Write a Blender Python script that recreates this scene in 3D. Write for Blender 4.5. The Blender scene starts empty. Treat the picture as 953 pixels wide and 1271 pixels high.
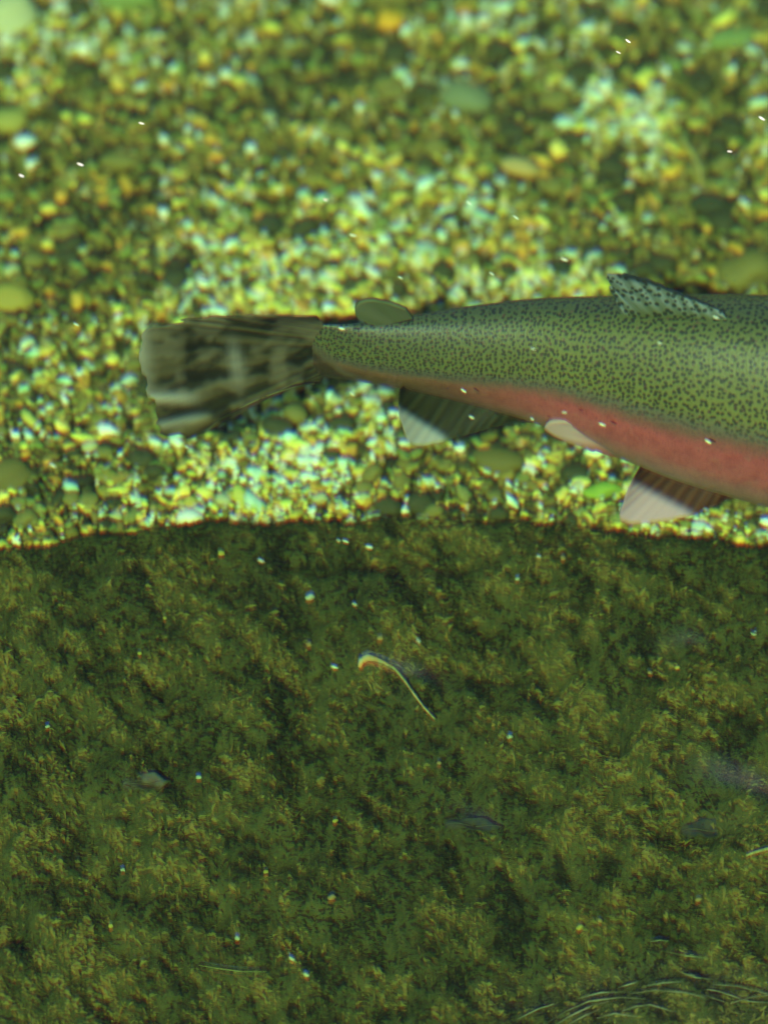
import bpy, math, random
import numpy as np
from mathutils import Vector, Matrix

# ------------------------------------------------------------------ camera, sky, sun, exposure
SC = bpy.context.scene
COL = SC.collection
PITCH = math.radians(48)
DIST = 2.6
PX = 0.00042                       # metres per photo pixel at the look-at distance
FPX = DIST / PX
CP, SP = math.cos(PITCH), math.sin(PITCH)
VIEW = np.array([0.0, CP, -SP])
UP = np.array([0.0, SP, CP])
LOOK = np.array([0.0, 0.0, 0.03])
CAMLOC = LOOK - VIEW * DIST

cam_data = bpy.data.cameras.new('camera')
cam = bpy.data.objects.new('camera', cam_data)
COL.objects.link(cam)
cam.location = CAMLOC.tolist()
cam.rotation_euler = (math.pi / 2 - PITCH, 0, 0)
cam_data.sensor_fit = 'VERTICAL'
cam_data.sensor_height = 24
cam_data.lens = 12.0 / (635.5 / FPX)
cam_data.clip_start = 0.05
cam_data.clip_end = 200
cam_data.dof.use_dof = True
cam_data.dof.focus_distance = 2.54
cam_data.dof.aperture_fstop = 2.3
SC.camera = cam

SUN_EL, SUN_AZ = 45.0, -13.0       # azimuth measured from the direction behind the camera, towards the left
sd = np.array([math.sin(math.radians(SUN_AZ)) * math.cos(math.radians(SUN_EL)),
               -math.cos(math.radians(SUN_AZ)) * math.cos(math.radians(SUN_EL)),
               math.sin(math.radians(SUN_EL))])
world = bpy.data.worlds.new('World')
SC.world = world
world.use_nodes = True
wn = world.node_tree
sky = wn.nodes.new('ShaderNodeTexSky')
sky.sky_type = 'NISHITA'
sky.sun_disc = False
sky.sun_elevation = math.radians(SUN_EL)
sky.sun_rotation = math.atan2(sd[0], sd[1])
wn.nodes['Background'].inputs['Strength'].default_value = 0.11
wn.links.new(sky.outputs['Color'], wn.nodes['Background'].inputs['Color'])
sun_data = bpy.data.lights.new('sun', 'SUN')
sun_data.energy = 4.6
sun_data.angle = math.radians(0.6)
sun_data.color = (1.0, 0.91, 0.82)
sun = bpy.data.objects.new('sun', sun_data)
COL.objects.link(sun)
sun.location = (sd * 8).tolist()
sun.rotation_euler = Vector(sd.tolist()).to_track_quat('Z', 'Y').to_euler()
SC.view_settings.view_transform = 'Standard'
SC.view_settings.look = 'None'
SC.view_settings.gamma = 1
SC.view_settings.exposure = 0.56
SC.cycles.transparent_max_bounces = 10
SC.cycles.max_bounces = 6
SC.cycles.diffuse_bounces = 2
SC.cycles.glossy_bounces = 2
SC.cycles.caustics_refractive = False
SC.cycles.caustics_reflective = False

rng = np.random.default_rng(7)
random.seed(7)

# ------------------------------------------------------------------ layout helpers
def ray(px, py):
    return VIEW + np.array([1, 0, 0]) * ((px - 476.5) / FPX) - UP * ((py - 635.5) / FPX)
def P(px, py, z=0.0):              # where the line of sight meets a level z
    d = ray(px, py)
    return CAMLOC + d * ((z - CAMLOC[2]) / d[2])
def PV(px, py, y):                 # where it meets an upright plane at depth y
    d = ray(px, py)
    return CAMLOC + d * ((y - CAMLOC[1]) / d[1])

def hash2(ix, iy, seed):
    h = np.sin(ix * 127.1 + iy * 311.7 + seed * 74.7) * 43758.5453
    return h - np.floor(h)
def vnoise(x, y, seed=0):
    x = np.asarray(x, float); y = np.asarray(y, float)
    ix, iy = np.floor(x), np.floor(y)
    fx, fy = x - ix, y - iy
    fx = fx * fx * (3 - 2 * fx); fy = fy * fy * (3 - 2 * fy)
    a = hash2(ix, iy, seed); b = hash2(ix + 1, iy, seed)
    c = hash2(ix, iy + 1, seed); d = hash2(ix + 1, iy + 1, seed)
    return (a * (1 - fx) + b * fx) * (1 - fy) + (c * (1 - fx) + d * fx) * fy
def fbm(x, y, seed=0, octv=4):
    s, a, t = 0, 0.5, 0
    for k in range(octv):
        s = s + a * vnoise(np.asarray(x) * 2 ** k, np.asarray(y) * 2 ** k, seed + k * 13)
        t += a; a *= 0.5
    return s / t

# ------------------------------------------------------------------ object helpers
def mesh_np(name, verts, faces, smooth=True):
    """faces: array (n,3) or (n,4)"""
    me = bpy.data.meshes.new(name)
    verts = np.asarray(verts, np.float32); faces = np.asarray(faces, np.int32)
    n, k = faces.shape
    me.vertices.add(len(verts)); me.vertices.foreach_set('co', verts.ravel())
    me.loops.add(n * k); me.loops.foreach_set('vertex_index', faces.ravel())
    me.polygons.add(n)
    me.polygons.foreach_set('loop_start', np.arange(n, dtype=np.int32) * k)
    if smooth:
        me.polygons.foreach_set('use_smooth', np.ones(n, bool))
    me.update(calc_edges=True); me.validate()
    return me
def add_attr(me, name, vals):
    a = me.attributes.new(name, 'FLOAT', 'POINT')
    a.data.foreach_set('value', np.asarray(vals, np.float32))
def add_col(me, name, cols):
    a = me.attributes.new(name, 'FLOAT_COLOR', 'POINT')
    c = np.ones((len(cols), 4), np.float32); c[:, :3] = cols
    a.data.foreach_set('color', c.ravel())
def link(name, me, material=None, parent=None):
    o = bpy.data.objects.new(name, me)
    COL.objects.link(o)
    if material is not None and not me.materials:
        me.materials.append(material)
    if parent is not None:
        o.parent = parent
    return o
def tag(o, label=None, cat=None, group=None, kind=None):
    if label: o['label'] = label
    if cat: o['category'] = cat
    if group: o['group'] = group
    if kind: o['kind'] = kind
    return o
def empty(name, loc=(0, 0, 0)):
    o = bpy.data.objects.new(name, None)
    COL.objects.link(o); o.location = loc
    o.empty_display_size = 0.02
    return o
def grid_faces(nu, nv, closed=False):
    f = []
    for i in range(nu - 1):
        for j in range(nv if closed else nv - 1):
            j2 = (j + 1) % nv
            f.append((i * nv + j, (i + 1) * nv + j, (i + 1) * nv + j2, i * nv + j2))
    return np.array(f, np.int32)
def ico(sub):
    t = (1 + 5 ** 0.5) / 2
    v = [(-1, t, 0), (1, t, 0), (-1, -t, 0), (1, -t, 0), (0, -1, t), (0, 1, t), (0, -1, -t), (0, 1, -t),
         (t, 0, -1), (t, 0, 1), (-t, 0, -1), (-t, 0, 1)]
    f = [(0, 11, 5), (0, 5, 1), (0, 1, 7), (0, 7, 10), (0, 10, 11), (1, 5, 9), (5, 11, 4), (11, 10, 2), (10, 7, 6),
         (7, 1, 8), (3, 9, 4), (3, 4, 2), (3, 2, 6), (3, 6, 8), (3, 8, 9), (4, 9, 5), (2, 4, 11), (6, 2, 10), (8, 6, 7), (9, 8, 1)]
    v = [np.array(p) / np.linalg.norm(p) for p in v]
    for _ in range(sub):
        cache, nf = {}, []
        def mid(a, b):
            k = (min(a, b), max(a, b))
            if k not in cache:
                m = v[a] + v[b]; v.append(m / np.linalg.norm(m)); cache[k] = len(v) - 1
            return cache[k]
        for a, b, c in f:
            ab, bc, ca = mid(a, b), mid(b, c), mid(c, a)
            nf += [(a, ab, ca), (b, bc, ab), (c, ca, bc), (ab, bc, ca)]
        f = nf
    return np.array(v), np.array(f, np.int32)

# ------------------------------------------------------------------ node helpers
class NT:
    def __init__(self, name):
        self.m = bpy.data.materials.new(name); self.m.use_nodes = True
        self.t = self.m.node_tree; self.t.nodes.clear()
        self.out = self.n('ShaderNodeOutputMaterial')
    def n(self, typ, **kw):
        nd = self.t.nodes.new(typ)
        for k, v in kw.items(): setattr(nd, k, v)
        return nd
    def l(self, a, b): self.t.links.new(a, b)
    def put(self, sock, v):
        if hasattr(v, 'is_linked'): self.l(v, sock)
        elif isinstance(v, (tuple, list)) and len(v) == 3 and sock.type == 'RGBA': sock.default_value = (*v, 1)
        else: sock.default_value = v
    def math(self, op, a, b=0.0, c=None, clamp=False):
        nd = self.n('ShaderNodeMath', operation=op, use_clamp=clamp)
        self.put(nd.inputs[0], a); self.put(nd.inputs[1], b)
        if c is not None: self.put(nd.inputs[2], c)
        return nd.outputs[0]
    def step(self, v, a, b, lo=0.0, hi=1.0):
        nd = self.n('ShaderNodeMapRange', interpolation_type='SMOOTHSTEP')
        self.put(nd.inputs['Value'], v); self.put(nd.inputs['From Min'], a); self.put(nd.inputs['From Max'], b)
        self.put(nd.inputs['To Min'], lo); self.put(nd.inputs['To Max'], hi)
        return nd.outputs[0]
    def mix(self, f, a, b, mode='MIX'):
        nd = self.n('ShaderNodeMix', data_type='RGBA', blend_type=mode)
        self.put(nd.inputs[0], f); self.put(nd.inputs[6], a); self.put(nd.inputs[7], b)
        return nd.outputs[2]
    def attr(self, name, what='Fac'):
        return self.n('ShaderNodeAttribute', attribute_name=name).outputs[what]
    def pos(self):
        return self.n('ShaderNodeNewGeometry').outputs['Position']
    def obj(self):
        return self.n('ShaderNodeTexCoord').outputs['Object']
    def noise(self, vec, scale, detail=4, rough=0.55, what='Fac'):
        nd = self.n('ShaderNodeTexNoise'); self.l(vec, nd.inputs['Vector'])
        nd.inputs['Scale'].default_value = scale; nd.inputs['Detail'].default_value = detail
        nd.inputs['Roughness'].default_value = rough
        return nd.outputs[what]
    def voro(self, vec, scale, feature='F1', what='Distance', rnd=1.0):
        nd = self.n('ShaderNodeTexVoronoi', feature=feature); self.l(vec, nd.inputs['Vector'])
        nd.inputs['Scale'].default_value = scale; nd.inputs['Randomness'].default_value = rnd
        return nd.outputs[what]
    def ramp(self, v, stops):
        nd = self.n('ShaderNodeValToRGB'); self.put(nd.inputs[0], v)
        el = nd.color_ramp.elements
        while len(el) < len(stops): el.new(0.5)
        for e, (p, c) in zip(el, stops): e.position = p; e.color = (*c, 1)
        return nd.outputs[0]
    def bump(self, h, strength, dist):
        nd = self.n('ShaderNodeBump'); self.l(h, nd.inputs['Height'])
        nd.inputs['Strength'].default_value = strength; nd.inputs['Distance'].default_value = dist
        return nd.outputs[0]
    def pbr(self, color, rough=0.6, spec=0.3, normal=None):
        b = self.n('ShaderNodeBsdfPrincipled')
        self.put(b.inputs['Base Color'], color); self.put(b.inputs['Roughness'], rough)
        b.inputs['Specular IOR Level'].default_value = spec
        if normal is not None: self.l(normal, b.inputs['Normal'])
        return b.outputs[0]
    def end(self, sh):
        self.l(sh, self.out.inputs['Surface']); return self.m

def mat_stone(name, color=None):
    t = NT(name)
    base = t.attr('tint', 'Color') if color is None else color
    n1 = t.noise(t.obj(), 260, 5, 0.65)
    n2 = t.noise(t.pos(), 900, 3, 0.6)
    c = t.mix(t.step(n1, 0.42, 0.66, 0, 0.55), base, t.mix(1.0, base, (0.55, 0.62, 0.38), 'MULTIPLY'))
    c = t.mix(t.step(n2, 0.5, 0.72, 0, 0.3), c, t.mix(1.0, c, (1.5, 1.45, 1.3), 'MULTIPLY'))
    return t.end(t.pbr(c, 0.72, 0.2, t.bump(n2, 0.5, 0.0006)))

# ------------------------------------------------------------------ the setting: riverbed, mossy bank, water
LIP = [(-400, 735), (-150, 705), (0, 678), (60, 668), (130, 655), (200, 646), (320, 642), (450, 640), (540, 639), (620, 641),
       (700, 646), (780, 655), (860, 664), (953, 676), (1100, 700), (1400, 760)]
LIPZ = 0.018
lp = np.array([P(a, b, LIPZ) for a, b in LIP])
def lip_y(x):
    return np.interp(x, lp[:, 0], lp[:, 1]) + 0.0016 * (vnoise(np.asarray(x) * 140, 3.3, 5) - 0.5) + 0.005 * (vnoise(np.asarray(x) * 45, 1.3, 8) - 0.5) * np.clip(1.2 - np.asarray(x) * 6, .3, 1.6)

SLOPE = math.tan(math.radians(20))
def bank_z(x, y):
    """height of the mossy bank; s runs from the lip towards the viewer"""
    s = lip_y(x) - y
    z = np.where(s > 0.01, LIPZ + 0.001 - SLOPE * (np.minimum(s, 1.2) - 0.01), 0)
    z = np.where(s <= 0.01, LIPZ + 0.001 - np.maximum(0, 0.01 - s) ** 2 * 55, z)
    w = np.clip((s + 0.002) / 0.03, 0, 1)
    z = z + w * (0.036 * (fbm(x * 26, y * 26, 3, 4) - 0.5) + 0.018 * (fbm(x * 70, y * 70, 9, 3) - 0.5))
    return z
def bed_z(x, y):
    return 0.010 * (fbm(x * 9 + 4, y * 9, 21, 3) - 0.5) + np.clip(y - 0.1, 0, None) * 0.03

xs = np.unique(np.concatenate([np.linspace(-6, -0.5, 24), np.linspace(-0.5, 0.7, 241), np.linspace(0.7, 6, 24)]))

t = NT('riverbed_gravel')
vc = t.voro(t.pos(), 190, what='Color'); vd = t.voro(t.pos(), 190)
hs = t.n('ShaderNodeSeparateColor'); t.l(vc, hs.inputs[0])
c = t.ramp(hs.outputs[0], [(0, (.035, .038, .014)), (.3, (.15, .14, .035)), (.6, (.36, .30, .07)), (.85, (.60, .50, .14)), (1, (.66, .62, .36))])
c = t.mix(t.step(vd, 0.35, 0.7, 0, 0.8), c, (.035, .04, .015))
MAT_BED = t.end(t.pbr(c, 0.8, 0.15, t.bump(t.math('SUBTRACT', 1.0, vd), 0.9, 0.003)))

ys = np.unique(np.concatenate([np.linspace(-0.012, 0.8, 150), np.linspace(0.8, 7, 30)]))
gx = np.repeat(xs[:, None], len(ys), 1)
gy = lip_y(gx) + ys[None, :]
gv = np.stack([gx, gy, bed_z(gx, gy) - 0.004], -1).reshape(-1, 3)
bed = link('riverbed', mesh_np('riverbed', gv, grid_faces(len(xs), len(ys))[:, ::-1]), MAT_BED)
tag(bed, 'pale yellow-green gravel bed of the stream beneath the trout', kind='structure')

t = NT('mossy_bank')
n1 = t.noise(t.pos(), 45, 5, 0.6); n2 = t.noise(t.pos(), 300, 4, 0.65)
c = t.ramp(n1, [(.3, (.022, .028, .010)), (.5, (.040, .050, .014)), (.7, (.070, .078, .020))])
c = t.mix(t.step(n2, .4, .7, 0, .6), c, (.085, .085, .025))
MAT_BANK = t.end(t.pbr(c, 0.95, 0.05, t.bump(n2, 0.8, 0.004)))
ss = np.unique(np.concatenate([np.linspace(-0.03, 0.06, 46), np.linspace(0.06, 0.55, 120), np.linspace(0.55, 6, 24)]))
gx = np.repeat(xs[:, None], len(ss), 1)
gy = lip_y(gx) - ss[None, :]
gv = np.stack([gx, gy, bank_z(gx, gy)], -1).reshape(-1, 3)
bank = link('mossy_bank', mesh_np('mossy_bank', gv, grid_faces(len(xs), len(ss))), MAT_BANK)
tag(bank, 'dark olive moss-covered underwater bank sloping away below the gravel', kind='structure')

WATER_Z = 0.235
WX = np.unique(np.concatenate([np.linspace(-6, -0.35, 20), np.linspace(-0.35, 0.45, 360), np.linspace(0.45, 6, 20)]))
WY = np.unique(np.concatenate([np.linspace(-6, -0.62, 20), np.linspace(-0.62, 0.30, 460), np.linspace(0.30, 7, 22)]))
wx, wy = np.meshgrid(WX, WY, indexing='ij')
rip = 0.0035 * (fbm(wx * 9, wy * 14, 31, 3) - 0.5)
rc = P(850, 1262, WATER_Z)             # a small riffle where the water runs over the shallow edge
uu, vv = wx - rc[0], wy - rc[1]
phase = vv - 0.22 * uu + 0.018 * (fbm(wx * 14, wy * 14, 44, 3) - 0.5) * 2 + 1.2 * uu * uu
env = np.exp(-(uu / 0.085) ** 2 - (vv / 0.028) ** 2)
for a, b, ra, rb, amp in [(500, 850, .022, .010, .0050), (905, 1000, .022, .018, .0095), (850, 815, .012, .014, .0050), (590, 1022, .016, .006, .0028)]:   # low swells that catch the sky
    q = P(a, b, WATER_Z); du, dv = wx - q[0], wy - q[1]; k = du * .5 + dv * .87
    rip = rip + amp * np.exp(-((du * .87 - dv * .5) / ra) ** 2 - (k / rb) ** 2) * (1 + .25 * (fbm(wx * 60, wy * 90, 47, 2) - .5))
rip = rip + env * 0.0022 * np.sin(phase * 2 * math.pi / 0.0105)
t = NT('water_surface')
nb = t.bump(t.noise(t.pos(), 26, 3, 0.5), 0.25, 0.006)
dt = t.n('ShaderNodeVectorMath', operation='DOT_PRODUCT'); t.l(nb, dt.inputs[0]); t.l(t.n('ShaderNodeNewGeometry').outputs['Incoming'], dt.inputs[1])
refl = t.math('ADD', .02, t.math('MULTIPLY', .98, t.math('POWER', t.math('SUBTRACT', 1.0, t.math('ABSOLUTE', dt.outputs['Value']), clamp=True), 5.0)))
tr = t.n('ShaderNodeBsdfTransparent'); tr.inputs[0].default_value = (0.50, 0.78, 0.42, 1)
ad2 = tr
for ior, cc in [(.9966, (.22, .08, .0, 1)), (.9926, (.25, .015, .0, 1)), (1.0034, (.0, .08, .26, 1)), (1.0074, (.0, .03, .42, 1))]:   # colours part slightly in the water
    rf = t.n('ShaderNodeBsdfRefraction'); rf.inputs['Color'].default_value = cc; rf.inputs['IOR'].default_value = ior; rf.inputs['Roughness'].default_value = 0
    ad = t.n('ShaderNodeAddShader'); t.l(ad2.outputs[0], ad.inputs[0]); t.l(rf.outputs[0], ad.inputs[1]); ad2 = ad
gl = t.n('ShaderNodeBsdfGlossy'); gl.inputs['Roughness'].default_value = 0.03; t.l(nb, gl.inputs['Normal'])
ms = t.n('ShaderNodeMixShader'); t.l(refl, ms.inputs[0]); t.l(ad2.outputs[0], ms.inputs[1]); t.l(gl.outputs[0], ms.inputs[2])
MAT_WATER = t.end(ms.outputs[0])
water = link('water', mesh_np('water', np.stack([wx, wy, WATER_Z + rip], -1).reshape(-1, 3), grid_faces(len(WX), len(WY))), MAT_WATER)
tag(water, 'clear rippled stream surface above the trout', kind='structure')

# ------------------------------------------------------------------ gravel
C_PALE = np.array([.66, .78, .60]); C_CREAM = np.array([.66, .57, .12]); C_CYAN = np.array([.42, .56, .46])
C_OLIVE = np.array([.19, .17, .035]); C_DARK = np.array([.035, .038, .014]); C_OCHRE = np.array([.55, .32, .05]); C_GREEN = np.array([.18, .22, .06])
PAL = np.array([C_PALE, C_CREAM, C_CYAN, C_OLIVE, C_DARK, C_OCHRE, C_GREEN])
PATCH = [  # centre in the photograph, radii (px), weight: pale washed gravel and painted caustic brightness (+), algae-dark gravel (-)
    (770, 150, 75, 45, .75), (520, 320, 150, 60, .40), (330, 350, 110, 50, .45), (660, 350, 90, 30, .55), (370, 560, 130, 80, .50),
    (180, 600, 130, 60, .18), (640, 610, 120, 40, .22), (850, 650, 110, 30, .5), (430, 270, 120, 40, .25), (120, 480, 80, 90, .12),
    (900, 80, 60, 60, .2), (560, 45, 50, 40, .12), (650, 20, 60, 30, .1), (60, 60, 120, 70, .12), (330, 640, 110, 30, .35),
    (70, 290, 110, 110, -.40), (400, 110, 140, 45, -.25), (890, 220, 100, 90, -.30), (630, 180, 80, 60, -.22), (800, 310, 110, 35, -.28),
    (40, 560, 60, 60, -.28), (200, 190, 120, 50, -.22), (580, 580, 70, 40, -.30), (700, 590, 60, 30, -.15), (880, 140, 80, 40, -.15), (760, 90, 80, 25, -.2), (500, 180, 90, 40, -.05)]
PW = []
for a, b, ra, rb, w in PATCH:
    p = P(a, b); PW.append((p[0], p[1], ra * PX, rb * PX / SP, w * 1.25))
def pale(x, y):
    m = 0.30 + 1.05 * (fbm(np.asarray(x) * 34, np.asarray(y) * 34, 61, 3) - 0.5) + 0.75 * (fbm(np.asarray(x) * 85, np.asarray(y) * 120, 66, 2) - 0.5)
    for cx, cy, ra, rb, w in PW:
        m = m + w * np.exp(-((x - cx) / ra) ** 2 - ((y - cy) / rb) ** 2)
    return np.clip(m, 0.02, 0.98)
def pick_colours(x, y):
    m = pale(x, y); n = len(x)
    wts = np.stack([m ** 1.4 * .9, m * 1.0, m * .32, (1 - m) * .9, (1 - m) ** 1.5 * 1.0, .16 + 0 * m, (1 - m) * .6], 1)
    cum = np.cumsum(wts / wts.sum(1, keepdims=True), 1)
    k = (rng.random(n)[:, None] > cum).sum(1)
    c = PAL[np.clip(k, 0, 6)] * rng.uniform(.72, 1.25, (n, 1)) * rng.uniform(.9, 1.1, (n, 3))
    return np.clip(c, 0.01, 0.8)
def scatter(name, n, x0, x1, s0, s1, rmin, rmax, sub, lift, seed):
    """loose gravel as one mesh: n pebbles with own size, turn, lumps and colour"""
    bv, bf = ico(sub)
    x = rng.uniform(x0, x1, n); d_ = rng.uniform(s0, s1, n)
    if x1 > 1:                                         # the wider bed lies outside the fine gravel
        k = (x < -.355) | (x > .395) | (d_ > .495); x, d_ = x[k], d_[k]; n = len(x)
    y = lip_y(x) + d_
    r = rmin * (rmax / rmin) ** (rng.random(n) ** 1.6)
    sx = r * rng.uniform(1.0, 2.0, n); sy = r * rng.uniform(.75, 1.1, n); sz = r * rng.uniform(.45, .8, n)
    a = rng.normal(-.15, .55, n); tl = rng.normal(0, .3, n)
    lump = 1 + .7 * (rng.random((n, len(bv))) - .5)
    v = bv[None] * lump[..., None] * np.stack([sx, sy, sz], 1)[:, None, :]
    v[..., 2] += np.sin(tl)[:, None] * v[..., 0]
    X = v[..., 0] * np.cos(a)[:, None] - v[..., 1] * np.sin(a)[:, None]
    Y = v[..., 0] * np.sin(a)[:, None] + v[..., 1] * np.cos(a)[:, None]
    z = bed_z(x, y) + sz * rng.uniform(-.2, lift, n)
    V = np.stack([X + x[:, None], Y + y[:, None], v[..., 2] + z[:, None]], -1).reshape(-1, 3)
    F = (bf[None] + (np.arange(n) * len(bv))[:, None, None]).reshape(-1, 3)
    me = mesh_np(name, V, F)
    add_col(me, 'tint', np.repeat(pick_colours(x, y), len(bv), 0))
    return me
MAT_GRAVEL = mat_stone('gravel_stone')
g = link('gravel', scatter('gravel', 9000, -.36, .40, -.006, .50, .0014, .0040, 1, 1.1, 1), MAT_GRAVEL)
tag(g, 'yellow, pale and olive pea gravel covering the stream bed', 'gravel', kind='stuff')
g = link('gravel', scatter('gravel', 14000, -.36, .40, -.006, .50, .0009, .0022, 0, 1.2, 4), MAT_GRAVEL)
tag(g, 'fine pale, yellow and olive gravel covering the stream bed', 'gravel', kind='stuff')
g = link('coarse_sand', scatter('coarse_sand', 16000, -.36, .40, -.006, .50, .0008, .0020, 0, .9, 2), MAT_GRAVEL)
tag(g, 'coarse pale sand grains filling the gaps between pebbles', 'sand', kind='stuff')
g = link('outer_gravel', scatter('outer_gravel', 38000, -2.2, 2.2, .0, 2.6, .003, .008, 0, .5, 3), MAT_GRAVEL)
tag(g, 'loose gravel of the wider stream bed around the fish', 'gravel', kind='stuff')

# single stones -------------------------------------------------------
sv, sf = ico(3)
STONES = []
for k in range(8):
    r_ = np.random.default_rng(100 + k)
    d = np.ones(len(sv))
    for q in range(7):
        ax = r_.normal(size=3); ax /= np.linalg.norm(ax)
        d += r_.uniform(-.10, .10) * np.sin(sv @ ax * r_.uniform(1.5, 4.5) + r_.uniform(0, 6))
    ax = r_.normal(size=3); ax /= np.linalg.norm(ax)
    v = sv * d[:, None]
    cut = np.clip(v @ ax - .72, 0, None); v = v - ax[None] * (cut * .7)[:, None]
    STONES.append(v)
COLMATS = {}
def colour_mat(key, c):
    if key not in COLMATS: COLMATS[key] = mat_stone('stone_' + key, tuple(c))
    return COLMATS[key]
STONE_MESH = {}
def stone(name, px, py, w, h, key, col, label, cat, group=None, var=0, on='bed', sink=.25, rot=None, squash=None):
    """a stone lying where the photograph shows it; w, h its size in photo pixels"""
    mk = (var, key)
    if mk not in STONE_MESH:
        me = mesh_np('stone', STONES[var], sf); me.materials.append(colour_mat(key, col)); STONE_MESH[mk] = me
    sx = w * PX / 2
    sz = (squash if squash else .62) * min(sx, h * PX / 2 / .8)
    sy = max(h * PX / 2 / .86, sx * .5)
    if on == 'bed':
        p = P(px, py, sz * .4); z = float(bed_z(p[0], p[1])) + sz * (1 - 2 * sink) + .001
    else:
        p = P(px, py, -.02)
        for _ in range(6): p = P(px, py, float(bank_z(p[0], p[1])))
        z = p[2] + sz * (1 - 2 * sink)
    o = link(name, STONE_MESH[mk])
    o.location = (p[0], p[1], z)
    o.scale = (sx, sy, sz)
    o.rotation_euler = (0, 0, rot if rot is not None else random.uniform(-.35, .35))
    tag(o, label, cat, group)
    return o

OL = (.17, .16, .04); OLD = (.048, .054, .018); YEL = (.42, .36, .07); ORA = (.62, .33, .03); WHT = (.72, .74, .66); DRK = (.035, .045, .018)
GRN = (.17, .24, .07); DUL = (.16, .20, .10); PAL2 = (.42, .44, .24)
BIG = [
    (928, 345, 74, 58, 'olive', OL, 'large smooth olive stone close behind the back of the trout, beside its dorsal fin'),
    (578, 134, 80, 46, 'dull_green', DUL, 'large dull grey-green flat stone embedded in mixed gravel'),
    (158, 12, 96, 46, 'green', GRN, 'large bright green algae-coated stone on the gravel beyond the tail'),
    (18, 30, 70, 64, 'pale', PAL2, 'large pale cream stone beside the bright green algae-coated stone'),
    (14, 162, 52, 34, 'yellow_olive', (.30, .29, .07), 'yellow-olive rounded stone beside the small bluish white pebble'),
    (16, 376, 62, 42, 'mustard', (.30, .26, .05), 'mustard brown rounded stone among dark algae pebbles'),
    (484, 40, 34, 30, 'orange', ORA, 'bright orange-yellow pebble, the only one of its colour'),
    (32, 188, 26, 20, 'white', WHT, 'small bluish white pebble beside the yellow-olive stone'),
    (62, 267, 22, 15, 'lemon', (.68, .55, .12), 'bright lemon yellow pebble on dark algae gravel'),
    (60, 308, 18, 13, 'lemon', (.68, .55, .12), 'smaller lemon yellow pebble below a bright lemon pebble on dark gravel'),
    (696, 332, 36, 26, 'dark', DRK, 'dark oval stone in pale sand behind the middle of the trout'),
    (335, 282, 40, 26, 'dark', DRK, 'dark flat stone lying in the pale gravel beyond the tail'),
    (822, 332, 42, 28, 'dark_olive', OLD, 'dark olive stone just beyond the dorsal fin'),
    (772, 318, 30, 20, 'dark_olive', OLD, 'small dark olive stone beyond the ragged tip of the dorsal fin'),
    (655, 588, 17, 22, 'white', WHT, 'gleaming white pebble on the gravel below the small pale pelvic fin'),
    (236, 646, 30, 26, 'white', WHT, 'white angular pebble at the upper edge of the mossy bank'),
    (747, 611, 46, 22, 'grass_green', (.24, .38, .05), 'grass green flat pebble beside the pink-tipped pelvic fin'),
    (366, 514, 34, 28, 'olive', OL, 'round olive stone on pale gravel below the tail'),
    (424, 524, 40, 26, 'dark_olive', OLD, 'dark olive stone on pale gravel between tail fin and anal fin'),
    (14, 592, 58, 40, 'brown_olive', (.13, .12, .03), 'brown-olive stone on the gravel close above the mossy bank'),
    (690, 140, 46, 30, 'olive', OL, 'olive stone beside the patch of white gravel'),
    (646, 218, 54, 26, 'tan', (.40, .30, .11), 'tan flat pebble below the patch of white gravel'),
    (905, 60, 60, 32, 'green', GRN, 'green algae-coated stone near pale gravel, behind the trout'),
    (150, 212, 50, 28, 'olive', OL, 'olive stone among dark pebbles beyond the tail'),
    (232, 190, 22, 14, 'lemon', (.68, .55, .12), 'lemon yellow pebble on olive gravel beyond the tail'),
    (250, 165, 28, 16, 'ochre', (.45, .30, .06), 'ochre pebble beside a lemon yellow pebble'),
    (312, 195, 18, 16, 'white', WHT, 'small white pebble lying alone on olive gravel'),
    (335, 158, 18, 14, 'pale', PAL2, 'small pale cream pebble near a small white pebble on olive gravel'),
    (620, 575, 70, 34, 'brown_olive', (.13, .12, .03), 'brown-olive flat stone on the gravel under the anal fin'),
    (880, 262, 52, 30, 'dark', DRK, 'dark flat stone among olive gravel behind the trout'),
]
for i, (a, b, w, h, key, col, lab) in enumerate(BIG):
    stone('stone' if w >= 34 else 'pebble', a, b, w, h, key, col, lab, 'stone' if w >= 34 else 'pebble', var=i % 8, sink=.28)
CLASS = [('olive', OL, 'olive pebble resting loose in the yellow-green gravel', 'olive pebbles in the gravel'),
         ('dark_olive', OLD, 'dark algae-stained pebble half sunk in the gravel', 'dark algae-stained pebbles'),
         ('yellow', YEL, 'yellow pebble resting loose in the gravel', 'yellow pebbles in the gravel'),
         ('pale', PAL2, 'pale cream pebble resting loose in the gravel', 'pale cream pebbles in the gravel')]
cnt, tries = [0, 0, 0, 0], 0
while sum(cnt) < 262 and tries < 4000:
    tries += 1
    px, py = random.uniform(-10, 963), random.uniform(0, 648)
    p = P(px, py)
    if p[1] < lip_y(p[0]) + .004: continue
    m = float(pale(np.array([p[0]]), np.array([p[1]]))[0])
    r = random.random()
    k = (3 if r < .28 else 2 if r < .55 else 0 if r < .8 else 1) if m > .55 else (0 if r < .38 else 1 if r < .84 else 2 if r < .95 else 3)
    key, col, lab, grp = CLASS[k]
    w = random.uniform(15, 32) * (.75 if k >= 2 else 1.3 if k == 1 else 1.1)
    cnt[k] += 1
    stone('pebble', px, py, w, w * random.uniform(.6, .85), key, col, lab, 'pebble', grp, random.randrange(8), sink=random.uniform(.2, .4))

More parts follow.
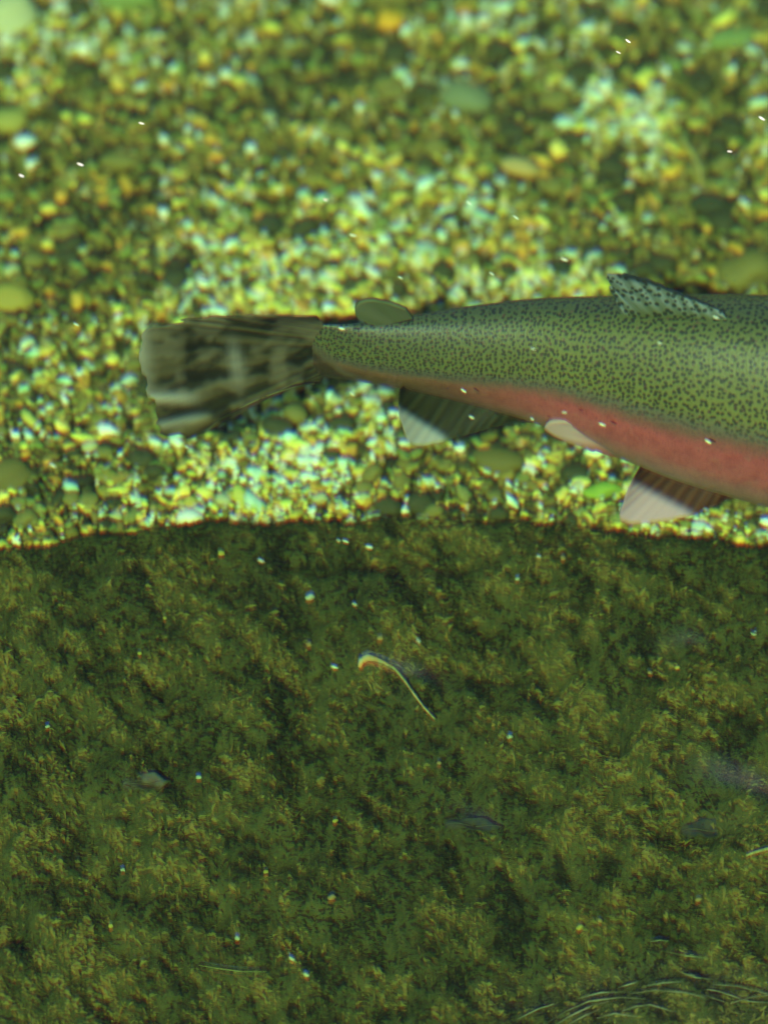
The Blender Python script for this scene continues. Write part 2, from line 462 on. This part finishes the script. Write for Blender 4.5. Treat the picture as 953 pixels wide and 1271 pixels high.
# ------------------------------------------------------------------ moss on the bank
MOSSW = []          # paler (+) and darker (-) moss tints; shade below the lip is painted in
for a, b, ra, rb, w in [(760, 715, 190, 60, -.30), (640, 840, 110, 60, -.18), (260, 720, 140, 40, -.12), (200, 880, 150, 60, .12), (270, 1020, 120, 50, .28), (860, 960, 120, 60, .22),
                        (500, 690, 420, 50, -.28), (150, 1100, 260, 170, .24), (600, 1000, 250, 90, .10), (620, 1130, 120, 60, -.16), (440, 950, 90, 50, .05), (60, 930, 90, 60, .15), (90, 1190, 140, 50, .2), (880, 1170, 90, 40, .15), (640, 1240, 120, 30, -.25), (500, 1120, 80, 60, -.1), (430, 790, 120, 50, -.05)]:
    p = P(a, b, -.03); MOSSW.append((p[0], p[1], ra * PX, rb * PX / SP, w))
def moss(name, n, x0, x1, s0, s1, lmin, lmax, seed, dense=True):
    x = rng.uniform(x0, x1, n); s = s0 + (s1 - s0) * rng.random(n)
    if lmax > .009:                                    # the wider bank lies outside the fine moss
        k = (x < -.335) | (x > .405) | (s > .425); x, s = x[k], s[k]; n = len(x)
    y = lip_y(x) - s
    z = bank_z(x, y)
    cl = fbm(x * 30, y * 30, 71, 4); fine = fbm((x * .87 - y * .5) * 75, (x * .5 + y * .87) * 230, 73, 3)
    L = lmin + (lmax - lmin) * rng.random(n) * (.5 + cl)
    az = rng.normal(-.62, .45, n)                      # combed along by the current
    lean = np.clip(rng.normal(1.0, .28, n), .15, 1.4)
    d = np.stack([np.cos(az) * np.sin(lean), np.sin(az) * np.sin(lean), np.cos(lean)], 1)
    side = np.stack([-np.sin(az), np.cos(az), rng.normal(0, .5, n)], 1); side /= np.linalg.norm(side, axis=1, keepdims=True)
    wd = rng.uniform(.0004, .0011, n) * (1.0 if lmax < .009 else 2.0)
    base = np.stack([x, y, z - .001], 1)
    mid = base + d * (L * .5)[:, None]
    d2 = d.copy(); d2[:, 2] -= rng.uniform(.15, .8, n)
    d2[:, :2] += rng.normal(0, .25, (n, 2))
    tip = mid + d2 * (L * .5)[:, None]
    V = np.stack([base - side * wd[:, None] * .7, base + side * wd[:, None] * .7, mid - side * wd[:, None], mid + side * wd[:, None], tip], 1).reshape(-1, 3)
    o = (np.arange(n) * 5)[:, None]
    F = np.concatenate([o + np.array([[0, 1, 3]]), o + np.array([[0, 3, 2]]), o + np.array([[2, 3, 4]])], 0)
    me = mesh_np(name, V, F)
    m = (cl - .5) * 2.2 + (fine - .5) * 2.9 + rng.normal(0, .24, n) + .42
    for ma, mb, mra, mrb, mw in MOSSW:
        m = m + mw * np.exp(-((x - ma) / mra) ** 2 - ((y - mb) / mrb) ** 2)
    m = np.clip(m, 0, 1)[:, None]
    c = np.where(m < .5, np.array([.018, .022, .007]) * (1 - m * 2) + np.array([.068, .066, .016]) * m * 2,
                 np.array([.068, .066, .016]) * (2 - m * 2) + np.array([.215, .185, .044]) * (m * 2 - 1))
    br = rng.random(n) < .10
    c[br] = c[br] * np.array([1.2, .92, .75])
    add_col(me, 'tint', np.repeat(c, 5, 0))
    return me
t = NT('moss_blade')
cc = t.attr('tint', 'Color')
tl = t.n('ShaderNodeBsdfTranslucent'); t.l(cc, tl.inputs[0])
ms = t.n('ShaderNodeMixShader'); ms.inputs[0].default_value = .25
t.l(t.pbr(cc, .75, .15), ms.inputs[1]); t.l(tl.outputs[0], ms.inputs[2])
MAT_MOSS = t.end(ms.outputs[0])
o = link('moss', moss('moss', 230000, -.33, .40, -.004, .42, .0022, .0068, 5), MAT_MOSS)
tag(o, 'dense dark olive water moss combed along by the current', 'moss', kind='stuff')
o = link('outer_moss', moss('outer_moss', 90000, -2, 2, .0, 1.6, .010, .020, 6), MAT_MOSS)
tag(o, 'water moss on the wider bank', 'moss', kind='stuff')

# ------------------------------------------------------------------ the trout
ZF = 0.120
CL = np.array([(300, 437), (340, 436), (375, 435), (400, 435), (450, 438), (560, 439), (650, 445), (700, 452), (770, 466), (860, 483), (950, 497),
               (1100, 521), (1300, 552), (1465, 577), (1500, 582)], float)
pxs = np.linspace(300, 1500, 400)
pys = np.interp(pxs, CL[:, 0], CL[:, 1])
ker = np.hanning(31); ker /= ker.sum()
pys = np.convolve(np.pad(pys, 15, mode='edge'), ker, 'valid')
pys[:15] = np.interp(pxs[:15], CL[:, 0], CL[:, 1]) ; pys[-15:] = np.interp(pxs[-15:], CL[:, 0], CL[:, 1])
CPTS = np.array([P(a, b, ZF) for a, b in zip(pxs, pys)])
def yc(px): return np.interp(px, pxs, CPTS[:, 1])
HX = [(320, 47), (350, 46), (400, 45), (450, 48), (505, 57), (560, 68), (650, 88), (700, 98), (770, 116), (860, 136), (950, 149), (1020, 153),
      (1110, 149), (1200, 138), (1270, 122), (1330, 103), (1385, 80), (1425, 58), (1450, 38), (1462, 20), (1466, 3)]
WX_ = [(320, .01), (350, .02), (385, .07), (420, .20), (460, .38), (510, .48), (560, .56), (700, .63), (860, .66), (1100, .68), (1300, .70), (1466, .8)]
st = np.concatenate([np.linspace(338, 1400, 130), 1466 - (66 * (np.linspace(1, 0.0, 26)[1:]) ** 1.6)])
hh = np.interp(st, *np.array(HX).T); hh[:130] = np.convolve(np.pad(hh, 4, mode='edge'), np.ones(9) / 9, 'valid')[:130]
ww = hh * np.interp(st, *np.array(WX_).T)
NR = 64
V, GI, AL, EN, SU, SV = [], [], [], [], [], []
su = 0.0; px_prev = st[0]
for px, h, w in zip(st, hh, ww):
    c = np.array([np.interp(px, pxs, CPTS[:, k]) for k in range(3)])
    c2 = np.array([np.interp(min(px + 6, 1500), pxs, CPTS[:, k]) for k in range(3)]); c1 = np.array([np.interp(px - 6, pxs, CPTS[:, k]) for k in range(3)])
    T = c2 - c1; T /= np.linalg.norm(T)
    N = np.array([T[1], -T[0], 0])                     # towards the viewer's side
    pitch = 4.9 + (px - 400) * .0038
    su += (px - px_prev) / pitch; px_prev = px
    aa = np.linspace(0, math.pi, 60)
    arc = np.concatenate([[0], np.cumsum(np.hypot(np.diff(w * np.sin(aa)), np.diff(h * np.cos(aa))))])
    for j in range(NR):
        a = 2 * math.pi * j / NR
        ca, sa = math.cos(a), math.sin(a)
        hz = h * PX * (1.0 if ca > 0 else 1.0)
        q = abs(sa) ** .92 * (1 if sa >= 0 else -1)
        V.append(c + N * (w * PX * q) + np.array([0, 0, 1]) * hz * ca)
        GI.append((a if a <= math.pi else 2 * math.pi - a) / math.pi); AL.append((px - 340) / 1126); EN.append(px - (322 + 140 * GI[-1])); SU.append(su); SV.append(np.interp(GI[-1] * math.pi, aa, arc) / pitch * (1 if a <= math.pi else 1.03))
F = grid_faces(len(st), NR, True)
fish = empty('rainbow_trout', (float(CPTS[200][0]), float(CPTS[200][1]), ZF))
tag(fish, 'spotted green trout with a red side stripe swimming over the gravel', 'fish')
FO = Vector(fish.location)
def fpart(name, me, mat, parent=None):
    o = link(name, me, mat, parent or fish)
    o.matrix_parent_inverse = Matrix.Translation(-FO)
    return o

t = NT('trout_skin')
gi, al = t.attr('girth'), t.attr('along'); pos = t.obj()
gj = t.math('ADD', gi, t.math('MULTIPLY', t.math('SUBTRACT', t.noise(pos, 160, 4), .5), .05))
gs = t.math('SUBTRACT', gj, t.step(al, .10, .36, .115, 0))
base = t.ramp(gs, [(0, (.070, .090, .042)), (.12, (.105, .130, .034)), (.38, (.145, .160, .045)), (.425, (.125, .115, .080)), (.46, (.21, .090, .072)),
                   (.50, (.38, .090, .092)), (.59, (.40, .115, .108)), (.655, (.34, .17, .135)), (.74, (.30, .23, .15)), (1, (.42, .38, .25))])
tailish = t.ramp(gs, [(0, (.070, .090, .042)), (.36, (.115, .135, .045)), (.43, (.10, .095, .065)), (.48, (.17, .10, .055)), (.54, (.11, .075, .03)), (.70, (.08, .07, .03)), (1, (.20, .18, .10))])
base = t.mix(t.step(al, .13, .36), tailish, base)
cx = t.n('ShaderNodeCombineXYZ'); t.l(t.attr('skin_u'), cx.inputs[0]); t.l(t.attr('skin_v'), cx.inputs[1])
wv = t.n('ShaderNodeVectorMath', operation='MULTIPLY_ADD'); t.l(t.noise(cx.outputs[0], .55, 2, .5, 'Color'), wv.inputs[0]); wv.inputs[1].default_value = (.9, .9, 0); t.l(cx.outputs[0], wv.inputs[2])
vn = t.n('ShaderNodeTexVoronoi', voronoi_dimensions='2D'); t.l(wv.outputs[0], vn.inputs['Vector']); vn.inputs['Scale'].default_value = 1; vn.inputs['Randomness'].default_value = .78
vd = vn.outputs['Distance']; vsc = t.noise(cx.outputs[0], .8, 2)
thr = t.math('ADD', .335, t.math('MULTIPLY', t.math('SUBTRACT', vsc, .5), .38))
spot = t.math('SUBTRACT', 1.0, t.step(t.math('SUBTRACT', vd, thr), -.09, .09))
spot = t.math('MULTIPLY', spot, t.step(gs, .385, .475, 1, 0))
base = t.mix(t.math('MULTIPLY', spot, .88), base, (.015, .020, .014))
few = t.math('MULTIPLY', t.step(t.voro(pos, 210), .13, .20, 1, 0), t.step(gs, .44, .60, .55, 0))
base = t.mix(few, base, (.12, .05, .05))
sc_ = t.voro(pos, 760)
base = t.mix(t.step(sc_, .15, .6, 0, .5), base, t.mix(1.0, base, (1.5, 1.5, 1.4), 'MULTIPLY'))
pat = t.noise(pos, 38, 3)
base = t.mix(t.step(pat, .45, .68, 0, .35), base, t.mix(1.0, base, (.66, .70, .75), 'MULTIPLY'))
en = t.math('ADD', t.attr('end'), t.math('MULTIPLY', t.math('SUBTRACT', t.noise(pos, 90, 3), .5), 40))
base = t.mix(t.step(en, 30, 8, 0, .8), base, t.mix(t.step(en, -8, 8), (.030, .028, .013), (.11, .10, .06)))
red_m = t.step(gs, .44, .50)
base = t.mix(t.math('MULTIPLY', red_m, t.step(t.noise(pos, 130, 5, .7), .42, .66, 0, .45)), base, t.mix(1.0, base, (.62, .55, .55), 'MULTIPLY'))
base = t.mix(t.math('MULTIPLY', red_m, t.step(t.noise(pos, 85, 4, .7), .52, .70, 0, .35)), base, (.36, .20, .15))
base = t.mix(1.0, base, (.76, .71, .70), 'MULTIPLY')
MAT_FISH = t.end(t.pbr(base, .48, .35, t.bump(sc_, .25, .0006)))
me = mesh_np('body', np.array(V), F); add_attr(me, 'girth', GI); add_attr(me, 'along', AL); add_attr(me, 'end', EN); add_attr(me, 'skin_u', SU); add_attr(me, 'skin_v', SV)
body = fpart('body', me, MAT_FISH)

def fin_mat(name, dark, light, palec, stripe=34, spots=False, mott=0.0, trans=.3, wobble=.10):
    t = NT(name)
    r, o_, p_ = t.attr('ray'), t.attr('outward'), t.attr('pale')
    pos = t.obj()
    wob = t.math('MULTIPLY', t.math('SUBTRACT', t.noise(pos, 60, 3), .5), wobble)
    s = t.math('SINE', t.math('MULTIPLY', t.math('ADD', r, wob), stripe * 6.283))
    c = t.mix(t.step(s, -.6, .9), dark, light)
    if mott:
        c = t.mix(t.step(t.noise(pos, 52, 3, .55), .42, .62, 0, mott), c, (.016, .017, .007))
        c = t.mix(t.step(t.noise(pos, 44, 2, .5), .48, .64, 0, .6), c, (.21, .18, .11))
    c = t.mix(p_, c, palec)
    if spots:
        c = t.mix(t.step(o_, .05, .55), (.10, .115, .04), c)
        c = t.mix(t.step(t.voro(pos, 310), .33, .46, .85, 0), c, (.02, .026, .02))
    b = t.pbr(c, .6, .15, t.bump(s, .1, .0002))
    tl = t.n('ShaderNodeBsdfTranslucent'); t.l(c, tl.inputs[0])
    ms = t.n('ShaderNodeMixShader'); ms.inputs[0].default_value = trans
    t.l(b, ms.inputs[1]); t.l(tl.outputs[0], ms.inputs[2])
    return t.end(ms.outputs[0])
def resample(pts, n):
    pts = np.array(pts, float); d = np.concatenate([[0], np.cumsum(np.linalg.norm(np.diff(pts, axis=0), axis=1))])
    s = np.linspace(0, d[-1], n)
    return np.stack([np.interp(s, d, pts[:, k]) for k in range(pts.shape[1])], 1)
def fin(name, base, tip, mat, lat0=0.0, lat1=0.0, n=72, m=26, curl=0.0, pale=None, thick=.0007, rays=26, ragged=.02, yref=None, bulge=0.0, soft=True):
    """base, tip: outlines (photo px) on an upright sheet through the fish's mid line; lat = metres towards the viewer"""
    for _ in range(2 if soft else 0):                  # round the outline off
        q = [tip[0]]
        for u_, v_ in zip(tip[:-1], tip[1:]):
            q += [tuple(.75 * np.array(u_) + .25 * np.array(v_)), tuple(.25 * np.array(u_) + .75 * np.array(v_))]
        tip = q + [tip[-1]]
    A, B = resample(base, n), resample(tip, n)
    V, R, O, Q = [], [], [], []
    rr = np.random.default_rng(len(name) + n)
    rag = 1 - ragged * np.repeat(rr.random(n // 3 + 1), 3)[:n]
    for i in range(n):
        for j in range(m):
            o_ = j / (m - 1); e = o_ * (1 + (rag[i] - 1) * o_ ** 3)
            q = A[i] * (1 - e) + B[i] * e
            u = i / (n - 1)
            lat = lat0 + (lat1 - lat0) * o_ + curl * o_ ** 1.5 * math.sin(o_ * math.pi * .8) * math.sin(u * 3.0) + .00022 * o_ ** .5 * math.sin(u * rays * 6.283) + bulge * math.sin(u * math.pi) * math.sin(o_ * math.pi)
            y0 = (yc(q[0]) if yref is None else yref(q[0])) - lat
            V.append(PV(q[0], q[1], y0))
            R.append(u); O.append(o_); Q.append(pale(q[0], q[1], u, o_) if pale else 0)
    me = mesh_np(name, np.array(V), grid_faces(n, m))
    add_attr(me, 'ray', R); add_attr(me, 'outward', O); add_attr(me, 'pale', Q)
    o = fpart(name, me, mat)
    md = o.modifiers.new('thickness', 'SOLIDIFY'); md.thickness = thick; md.offset = 0
    return o
def ss_(a, b, x):
    k = min(1, max(0, (x - a) / (b - a))); return k * k * (3 - 2 * k)

M_TAIL = fin_mat('tail_fin_skin', (.034, .034, .014), (.095, .080, .036), (.42, .40, .33), 11, mott=.92, trans=.25, wobble=.035)
M_ANAL = fin_mat('anal_fin_skin', (.022, .024, .008), (.032, .034, .012), (.34, .33, .31), 12, trans=.2)
M_PELV = fin_mat('pelvic_fin_skin', (.060, .026, .012), (.095, .042, .020), (.50, .34, .38), 9, trans=.2)
M_DORS = fin_mat('dorsal_fin_skin', (.13, .16, .13), (.21, .25, .24), (.020, .028, .036), 9, spots=True, trans=.3)
M_ADIP = fin_mat('adipose_fin_skin', (.115, .13, .065), (.13, .14, .075), (.16, .15, .10), 2, spots=False, trans=.3)
M_PALEF = fin_mat('pale_fin_skin', (.32, .12, .10), (.33, .13, .11), (.42, .30, .26), 3, trans=.15)

def tail_pale(px, py, u, o):
    a = ss_(196, 168, px) * ss_(535, 470, py) * .75
    b = .85 * math.exp(-((py - (494 + (px - 205) * .03)) / 6.5) ** 2) * ss_(258, 225, px)
    c = .7 * math.exp(-((py - (527 - (px - 205) * .22)) / 5.5) ** 2) * ss_(268, 235, px)
    d = .55 * math.exp(-((px - (292 + (py - 445) * .15)) / 9) ** 2 - ((py - 450) / 26) ** 2)
    return min(1, a + b + c + d)
fin('tail_fin', [(398, 397), (406, 412), (409, 436), (406, 460), (396, 476)],
    [(392, 392), (330, 391), (250, 391), (190, 404), (166, 408), (161, 440), (163, 470), (172, 505), (180, 532), (212, 545), (240, 547), (262, 524), (312, 498), (360, 481), (390, 476)],
    M_TAIL, 0, .012, n=110, m=40, curl=.010, pale=tail_pale, rays=20, ragged=.09, thick=.0009)
fin('anal_fin', [(692, 512), (640, 500), (570, 486), (506, 474)],
    [(686, 524), (640, 524), (600, 534), (552, 549), (512, 557), (502, 542), (494, 512), (496, 484)],
    M_ANAL, .002, .014, pale=lambda x, y, u, o: .95 * ss_(-6, 8, (y - 513) - (x - 500) * .62 + 4) * ss_(562, 545, x), rays=18)
fin('pelvic_fin', [(918, 602), (880, 588), (840, 574), (806, 566)],
    [(912, 613), (886, 628), (856, 642), (808, 650), (764, 651), (772, 625), (782, 600), (796, 577)],
    M_PELV, .012, .024, pale=lambda x, y, u, o: .95 * ss_(-8, 8, (y - 597) - (x - 782) * .52) * ss_(872, 850, x), rays=14)
fin('pelvic_fin', [(776, 552), (778, 560), (772, 566)],
    [(700, 520), (676, 522), (674, 530), (690, 540), (735, 557)], M_PALEF, .020, .026, n=40, m=20,
    pale=lambda x, y, u, o: .85 * ss_(755, 705, x), rays=0, thick=.0035, bulge=.003)
fin('dorsal_fin', [(905, 400), (850, 401), (810, 400), (772, 396)],
    [(893, 384), (860, 369), (828, 356), (803, 345), (778, 339), (753, 337), (752, 346), (762, 357), (752, 352), (764, 372), (768, 386)],
    M_DORS, .005, .001, pale=lambda x, y, u, o: ss_(.80, .93, o) * ss_(.72, .60, u), rays=12, ragged=.06)
fin('adipose_fin', [(512, 394), (490, 400), (470, 404)],
    [(504, 383), (480, 374), (455, 370), (440, 377), (440, 392), (456, 402)], M_ADIP, 0, .002, n=40, m=18, rays=3, thick=.0022)
# fins and face of the front end of the fish
fin('pectoral_fin', [(1236, 610), (1226, 622), (1214, 632)], [(1140, 618), (1120, 640), (1132, 665), (1170, 662)], M_PELV, .028, .045, n=40, m=18, rays=9)
for side in (1, -1):
    px = 1392; c = np.array([np.interp(px, pxs, CPTS[:, k]) for k in range(3)])
    h, w = np.interp(px, *np.array(HX).T) * PX, np.interp(px, *np.array(HX).T) * PX * .74
    ev, ef = ico(2)
    T = np.array([.98, -.2, 0]); N = np.array([T[1], -T[0], 0])
    ctr = c + N * side * w * .86 + np.array([0, 0, h * .34])
    eye = fpart('eye', mesh_np('eye', ev * .0075 + ctr, ef), NT('trout_eye').end(None) if False else None)
    te = NT('trout_eye'); eye.data.materials.append(te.end(te.pbr((.30, .22, .06), .2, .5)))
    tp = NT('trout_pupil')
    pup = fpart('pupil', mesh_np('pupil', ev * .0042 + ctr + N * side * .0042, ef), tp.end(tp.pbr((.01, .01, .01), .15, .5)), eye)
    pup.matrix_parent_inverse = Matrix.Identity(4); 
    pup.matrix_parent_inverse = Matrix.Translation((0, 0, 0))

# ------------------------------------------------------------------ small things
def on_bank(px, py, lift=0.0):
    p = P(px, py, -.02)
    for _ in range(8): p = P(px, py, float(bank_z(p[0], p[1])) + lift)
    return p
def tube(name, pts, radii, mat, label, cat, group=None, nseg=8):
    pts = resample(pts, 28); radii = np.interp(np.linspace(0, 1, 28), np.linspace(0, 1, len(radii)), radii)
    V = []
    for i, p in enumerate(pts):
        T = pts[min(i + 1, 27)] - pts[max(i - 1, 0)]; T /= np.linalg.norm(T)
        A = np.cross(T, [0, 0, 1]); A /= np.linalg.norm(A); B = np.cross(A, T)
        for j in range(nseg):
            a = 2 * math.pi * j / nseg
            V.append(p + (A * math.cos(a) + B * math.sin(a)) * radii[i])
    V.append(pts[0]); V.append(pts[-1])
    f4 = grid_faces(28, nseg, True)
    F = np.concatenate([f4[:, [0, 1, 2]], f4[:, [0, 2, 3]]]); n = 28 * nseg
    F = np.concatenate([F, [[n, j, (j + 1) % nseg] for j in range(nseg)], [[n + 1, n - nseg + (j + 1) % nseg, n - nseg + j] for j in range(nseg)]])
    o = link(name, mesh_np(name, V, F), mat)
    return tag(o, label, cat, group)
def plain(name, c, rough=.6, c2=None, scale=300):
    t = NT(name); n = t.noise(t.pos(), scale, 4)
    c2 = c2 or tuple(q * .6 for q in c)
    return t.end(t.pbr(t.mix(t.step(n, .35, .65), c, c2), rough, .25, t.bump(n, .3, .0005)))
M_STEM = plain('stem', (.30, .26, .11)); M_STALK = plain('stalk', (.50, .50, .30)); M_DSTEM = plain('dark_stem', (.05, .05, .02))
M_STRAND = plain('strand', (.22, .21, .13), .6, (.07, .07, .03), 90)
M_CURL = plain('curled_petal', (.45, .25, .10), .6, (.38, .32, .18))
root = empty('curled_stem', tuple(on_bank(540, 893)))
tag(root, 'thin curled stem with a pale orange tip lying on the moss', 'stem')
def child_tube(name, pts, radii, mat):
    o = tube(name, pts, radii, mat, None, None); o.parent = root; o.matrix_parent_inverse = Matrix.Translation(-Vector(root.location)); return o
child_tube('stalk', [on_bank(a, b, .009) for a, b in [(478, 823), (490, 830), (503, 846), (514, 862), (526, 878), (540, 893)]], [.0008, .0007, .0006, .0006, .0005], M_STEM)
child_tube('tip', [on_bank(a, b, .010) for a, b in [(446, 828), (449, 820), (456, 816), (466, 818), (476, 822), (482, 826)]], [.0010, .0019, .0019, .0012, .0009, .0007], M_CURL)
tube('stalk', [P(a, b, .012) for a, b in [(326, -12), (327, 4), (325, 22)]], [.0018, .0018, .0014], M_STALK, 'short pale upright stalk on the gravel at the far side', 'stalk')
tube('stem', [P(a, b, .010) for a, b in [(846, 172), (858, 190), (868, 210), (871, 232)]], [.0012, .0011, .0008], plain('yellow_stem', (.45, .40, .12)), 'thin curved yellow stem on olive gravel behind the trout', 'stem')
tube('twig', [P(a, b, .010) for a, b in [(520, 333), (532, 341), (546, 352), (554, 364)]], [.0008, .0011, .0008], M_DSTEM, 'thin dark twig on pale sand just behind the trout', 'twig')
tube('stem', [on_bank(a, b, .007) for a, b in [(246, 1198), (270, 1202), (300, 1206), (330, 1206)]], [.0001, .0003, .0003, .0001], M_STEM, 'fine straight pale stem lying in the lower moss', 'stem')
tube('stem', [on_bank(a, b, .007) for a, b in [(925, 1062), (935, 1058), (950, 1054), (975, 1050)]], [.0007, .0009, .0009, .0007], M_STEM, 'short bent pale stem on the moss beside a dark curled leaf', 'stem')

for k, pts in enumerate([[(672, 1274), (700, 1256), (730, 1243), (770, 1238), (800, 1240)], [(780, 1234), (812, 1229), (850, 1232), (880, 1240)], [(850, 1224), (890, 1230), (930, 1243), (970, 1246)], [(820, 1180), (850, 1186), (880, 1190)], [(715, 1240), (745, 1232), (775, 1231)], [(640, 1266), (668, 1252), (690, 1246)],
                         [(684, 1276), (705, 1262), (735, 1248), (756, 1243)], [(704, 1272), (726, 1260), (745, 1252)], [(770, 1256), (788, 1249), (806, 1247), (836, 1256)],
                         [(800, 1224), (822, 1220), (848, 1218)], [(842, 1206), (862, 1213), (884, 1216)], [(884, 1222), (915, 1224), (953, 1234), (975, 1240)],
                         [(905, 1246), (930, 1238), (970, 1233)], [(806, 1169), (818, 1167), (830, 1168)], [(740, 1264), (762, 1258), (790, 1262)], [(766, 1226), (790, 1219)], [(870, 1234), (900, 1244)]]):
    tube('ripple_highlight_strand', [on_bank(a, b, .008 + .004 * math.sin(k * 2.3)) for a, b in pts], [.0001, .0003, .00045, .0003, .0001], M_STRAND, 'thin pale strand added as a ripple highlight over the lower edge of the moss', 'grass', 'pale strands added as ripple highlights')  # added strands stand in for bright highlights on the ripples
def leaf(px, py, L, W, rot, mat, label, bend=.2, lift=.0025):
    """a sunken leaf: blade with a fold along the midrib, and the midrib itself"""
    c = on_bank(px, py, lift)
    r_ = empty('sunken_leaf', tuple(c)); tag(r_, label, 'leaf')
    n, m = 26, 13; V = []
    for i in range(n):
        u = i / (n - 1); wd = W * PX * .5 * math.sin(math.pi * u ** .8) ** .8 + 1e-5
        for j in range(m):
            v = 2 * j / (m - 1) - 1
            lx = (u - .5) * L * PX; ly = v * wd * (1 + .12 * math.sin(u * 19 + v))
            z = abs(v) * wd * .35 - bend * (u - .5) ** 2 * L * PX + .0012 * math.sin(u * 9 + 2 * v)
            X = lx * math.cos(rot) - ly * math.sin(rot); Y = lx * math.sin(rot) + ly * math.cos(rot)
            V.append((X, Y / .93, z - Y * -.36))
    b = link('blade', mesh_np('blade', V, grid_faces(n, m)), mat, r_)
    md = b.modifiers.new('thickness', 'SOLIDIFY'); md.thickness = .0004
    pts = [np.array(V[i * m + m // 2]) + np.array([0, 0, .0003]) for i in range(n)]
    o = tube('midrib', pts, [.0006, .0005, .0002], M_DSTEM, None, None, nseg=6); o.parent = r_
    return r_
M_LEAFB = plain('blue_grey_leaf', (.045, .056, .056), .5, (.026, .034, .026), 160)
M_LEAFD = plain('dark_blue_leaf', (.016, .022, .022), .9, (.035, .038, .016), 300)
leaf(880, 1030, 70, 22, .0, M_LEAFD, 'dark blue curled leaf lying beside a short bent pale stem')
leaf(588, 1024, 70, 14, -.05, M_LEAFD, 'dark blue leaf shape put in for a sky reflection over the moss')  # leaf shape stands in for sky reflected in the ripples
leaf(182, 972, 60, 20, .1, M_DSTEM, 'small blackish sunken leaf in the lower moss')

BITS = [(385, 746, 15), (275, 691, 13), (383, 804, 13), (118, 800, 9), (174, 814, 8), (472, 796, 11), (247, 968, 9), (416, 1022, 9), (412, 1118, 13), (295, 1168, 10), (448, 822, 8),
        (698, 696, 10), (642, 722, 8), (840, 832, 9), (806, 838, 8), (632, 918, 10), (706, 1034, 9), (640, 1144, 17), (719, 1155, 12), (557, 1217, 15), (642, 1217, 12), (744, 1146, 9),
        (225, 998, 8), (76, 1065, 8), (153, 1083, 9), (102, 1117, 12), (108, 1142, 11), (138, 1152, 9), (260, 880, 8), (620, 780, 8), (545, 950, 8), (905, 745, 16), (880, 755, 9), (935, 790, 12),
        (350, 1015, 8), (450, 1100, 9), (330, 1085, 8), (500, 760, 8), (760, 985, 9), (866, 1120, 10), (805, 1132, 9), (930, 1110, 9), (60, 905, 8), (30, 955, 8), (300, 755, 8), (205, 770, 7)]
for i, (a, b, w) in enumerate([q for j, q in enumerate(BITS) if j < 16 or j % 3 == 0]):
    k = i % 3
    key, col, lab, grp = [('chip_white', WHT, 'tiny white stone chip caught in the dark moss', 'white chips in the moss'),
                          ('chip_yellow', (.68, .55, .12), 'tiny yellow stone chip caught in the dark moss', 'yellow chips in the moss'),
                          ('chip_orange', (.55, .36, .16), 'tiny orange-tan stone chip caught in the dark moss', 'orange-tan chips in the moss')][k]
    o = stone('stone_chip', a, b, w * .75, w * .55, key, tuple(q * .5 for q in col), lab, 'chip', grp, i % 8, on='bank', sink=-.3, squash=.7)
    o.location.z += .0008

FLECKS = [(27, 218), (176, 153), (404, 248), (779, 51), (767, 65), (497, 345), (575, 485), (437, 489), (582, 252), (945, 147), (875, 632), (878, 548), (888, 394), (818, 426),
          (747, 527), (700, 512), (415, 828), (519, 796), (668, 691), (420, 671), (458, 679), (429, 672), (324, 696), (66, 578), (610, 340), (95, 403), (232, 555), (440, 1270 - 520),
          (362, 1190), (380, 1210), (700, 322), (585, 518), (660, 520), (424, 408), (661, 433), (905, 188), (640, 270), (438, 292), (100, 204)]
fv, ff = ico(1)
fl_me = mesh_np('glint_fleck', fv * (1 + .25 * (rng.random((len(fv), 1)) - .5)) * np.array([1, .32, .2]), ff)
fl_me.materials.append(plain('fleck', (.80, .78, .68), .4, (.7, .68, .5)))
for i, (a, b) in enumerate(FLECKS):
    p = CAMLOC + ray(a, b) * random.uniform(2.45, 2.50)
    if p[2] > WATER_Z: p = P(a, b, WATER_Z + .001)
    o = link('glint_fleck', fl_me)
    o.location = tuple(p); L = random.uniform(.0011, .0022)
    o.scale = (L, L, L); o.rotation_euler = (random.uniform(-.3, .3), random.uniform(-.2, .2), -.55 + random.uniform(-.25, .25))
    tag(o, 'tiny white fleck added as a glint on the clear water', 'fleck', 'white flecks added as water glints')  # white slivers added in place of glints on the water
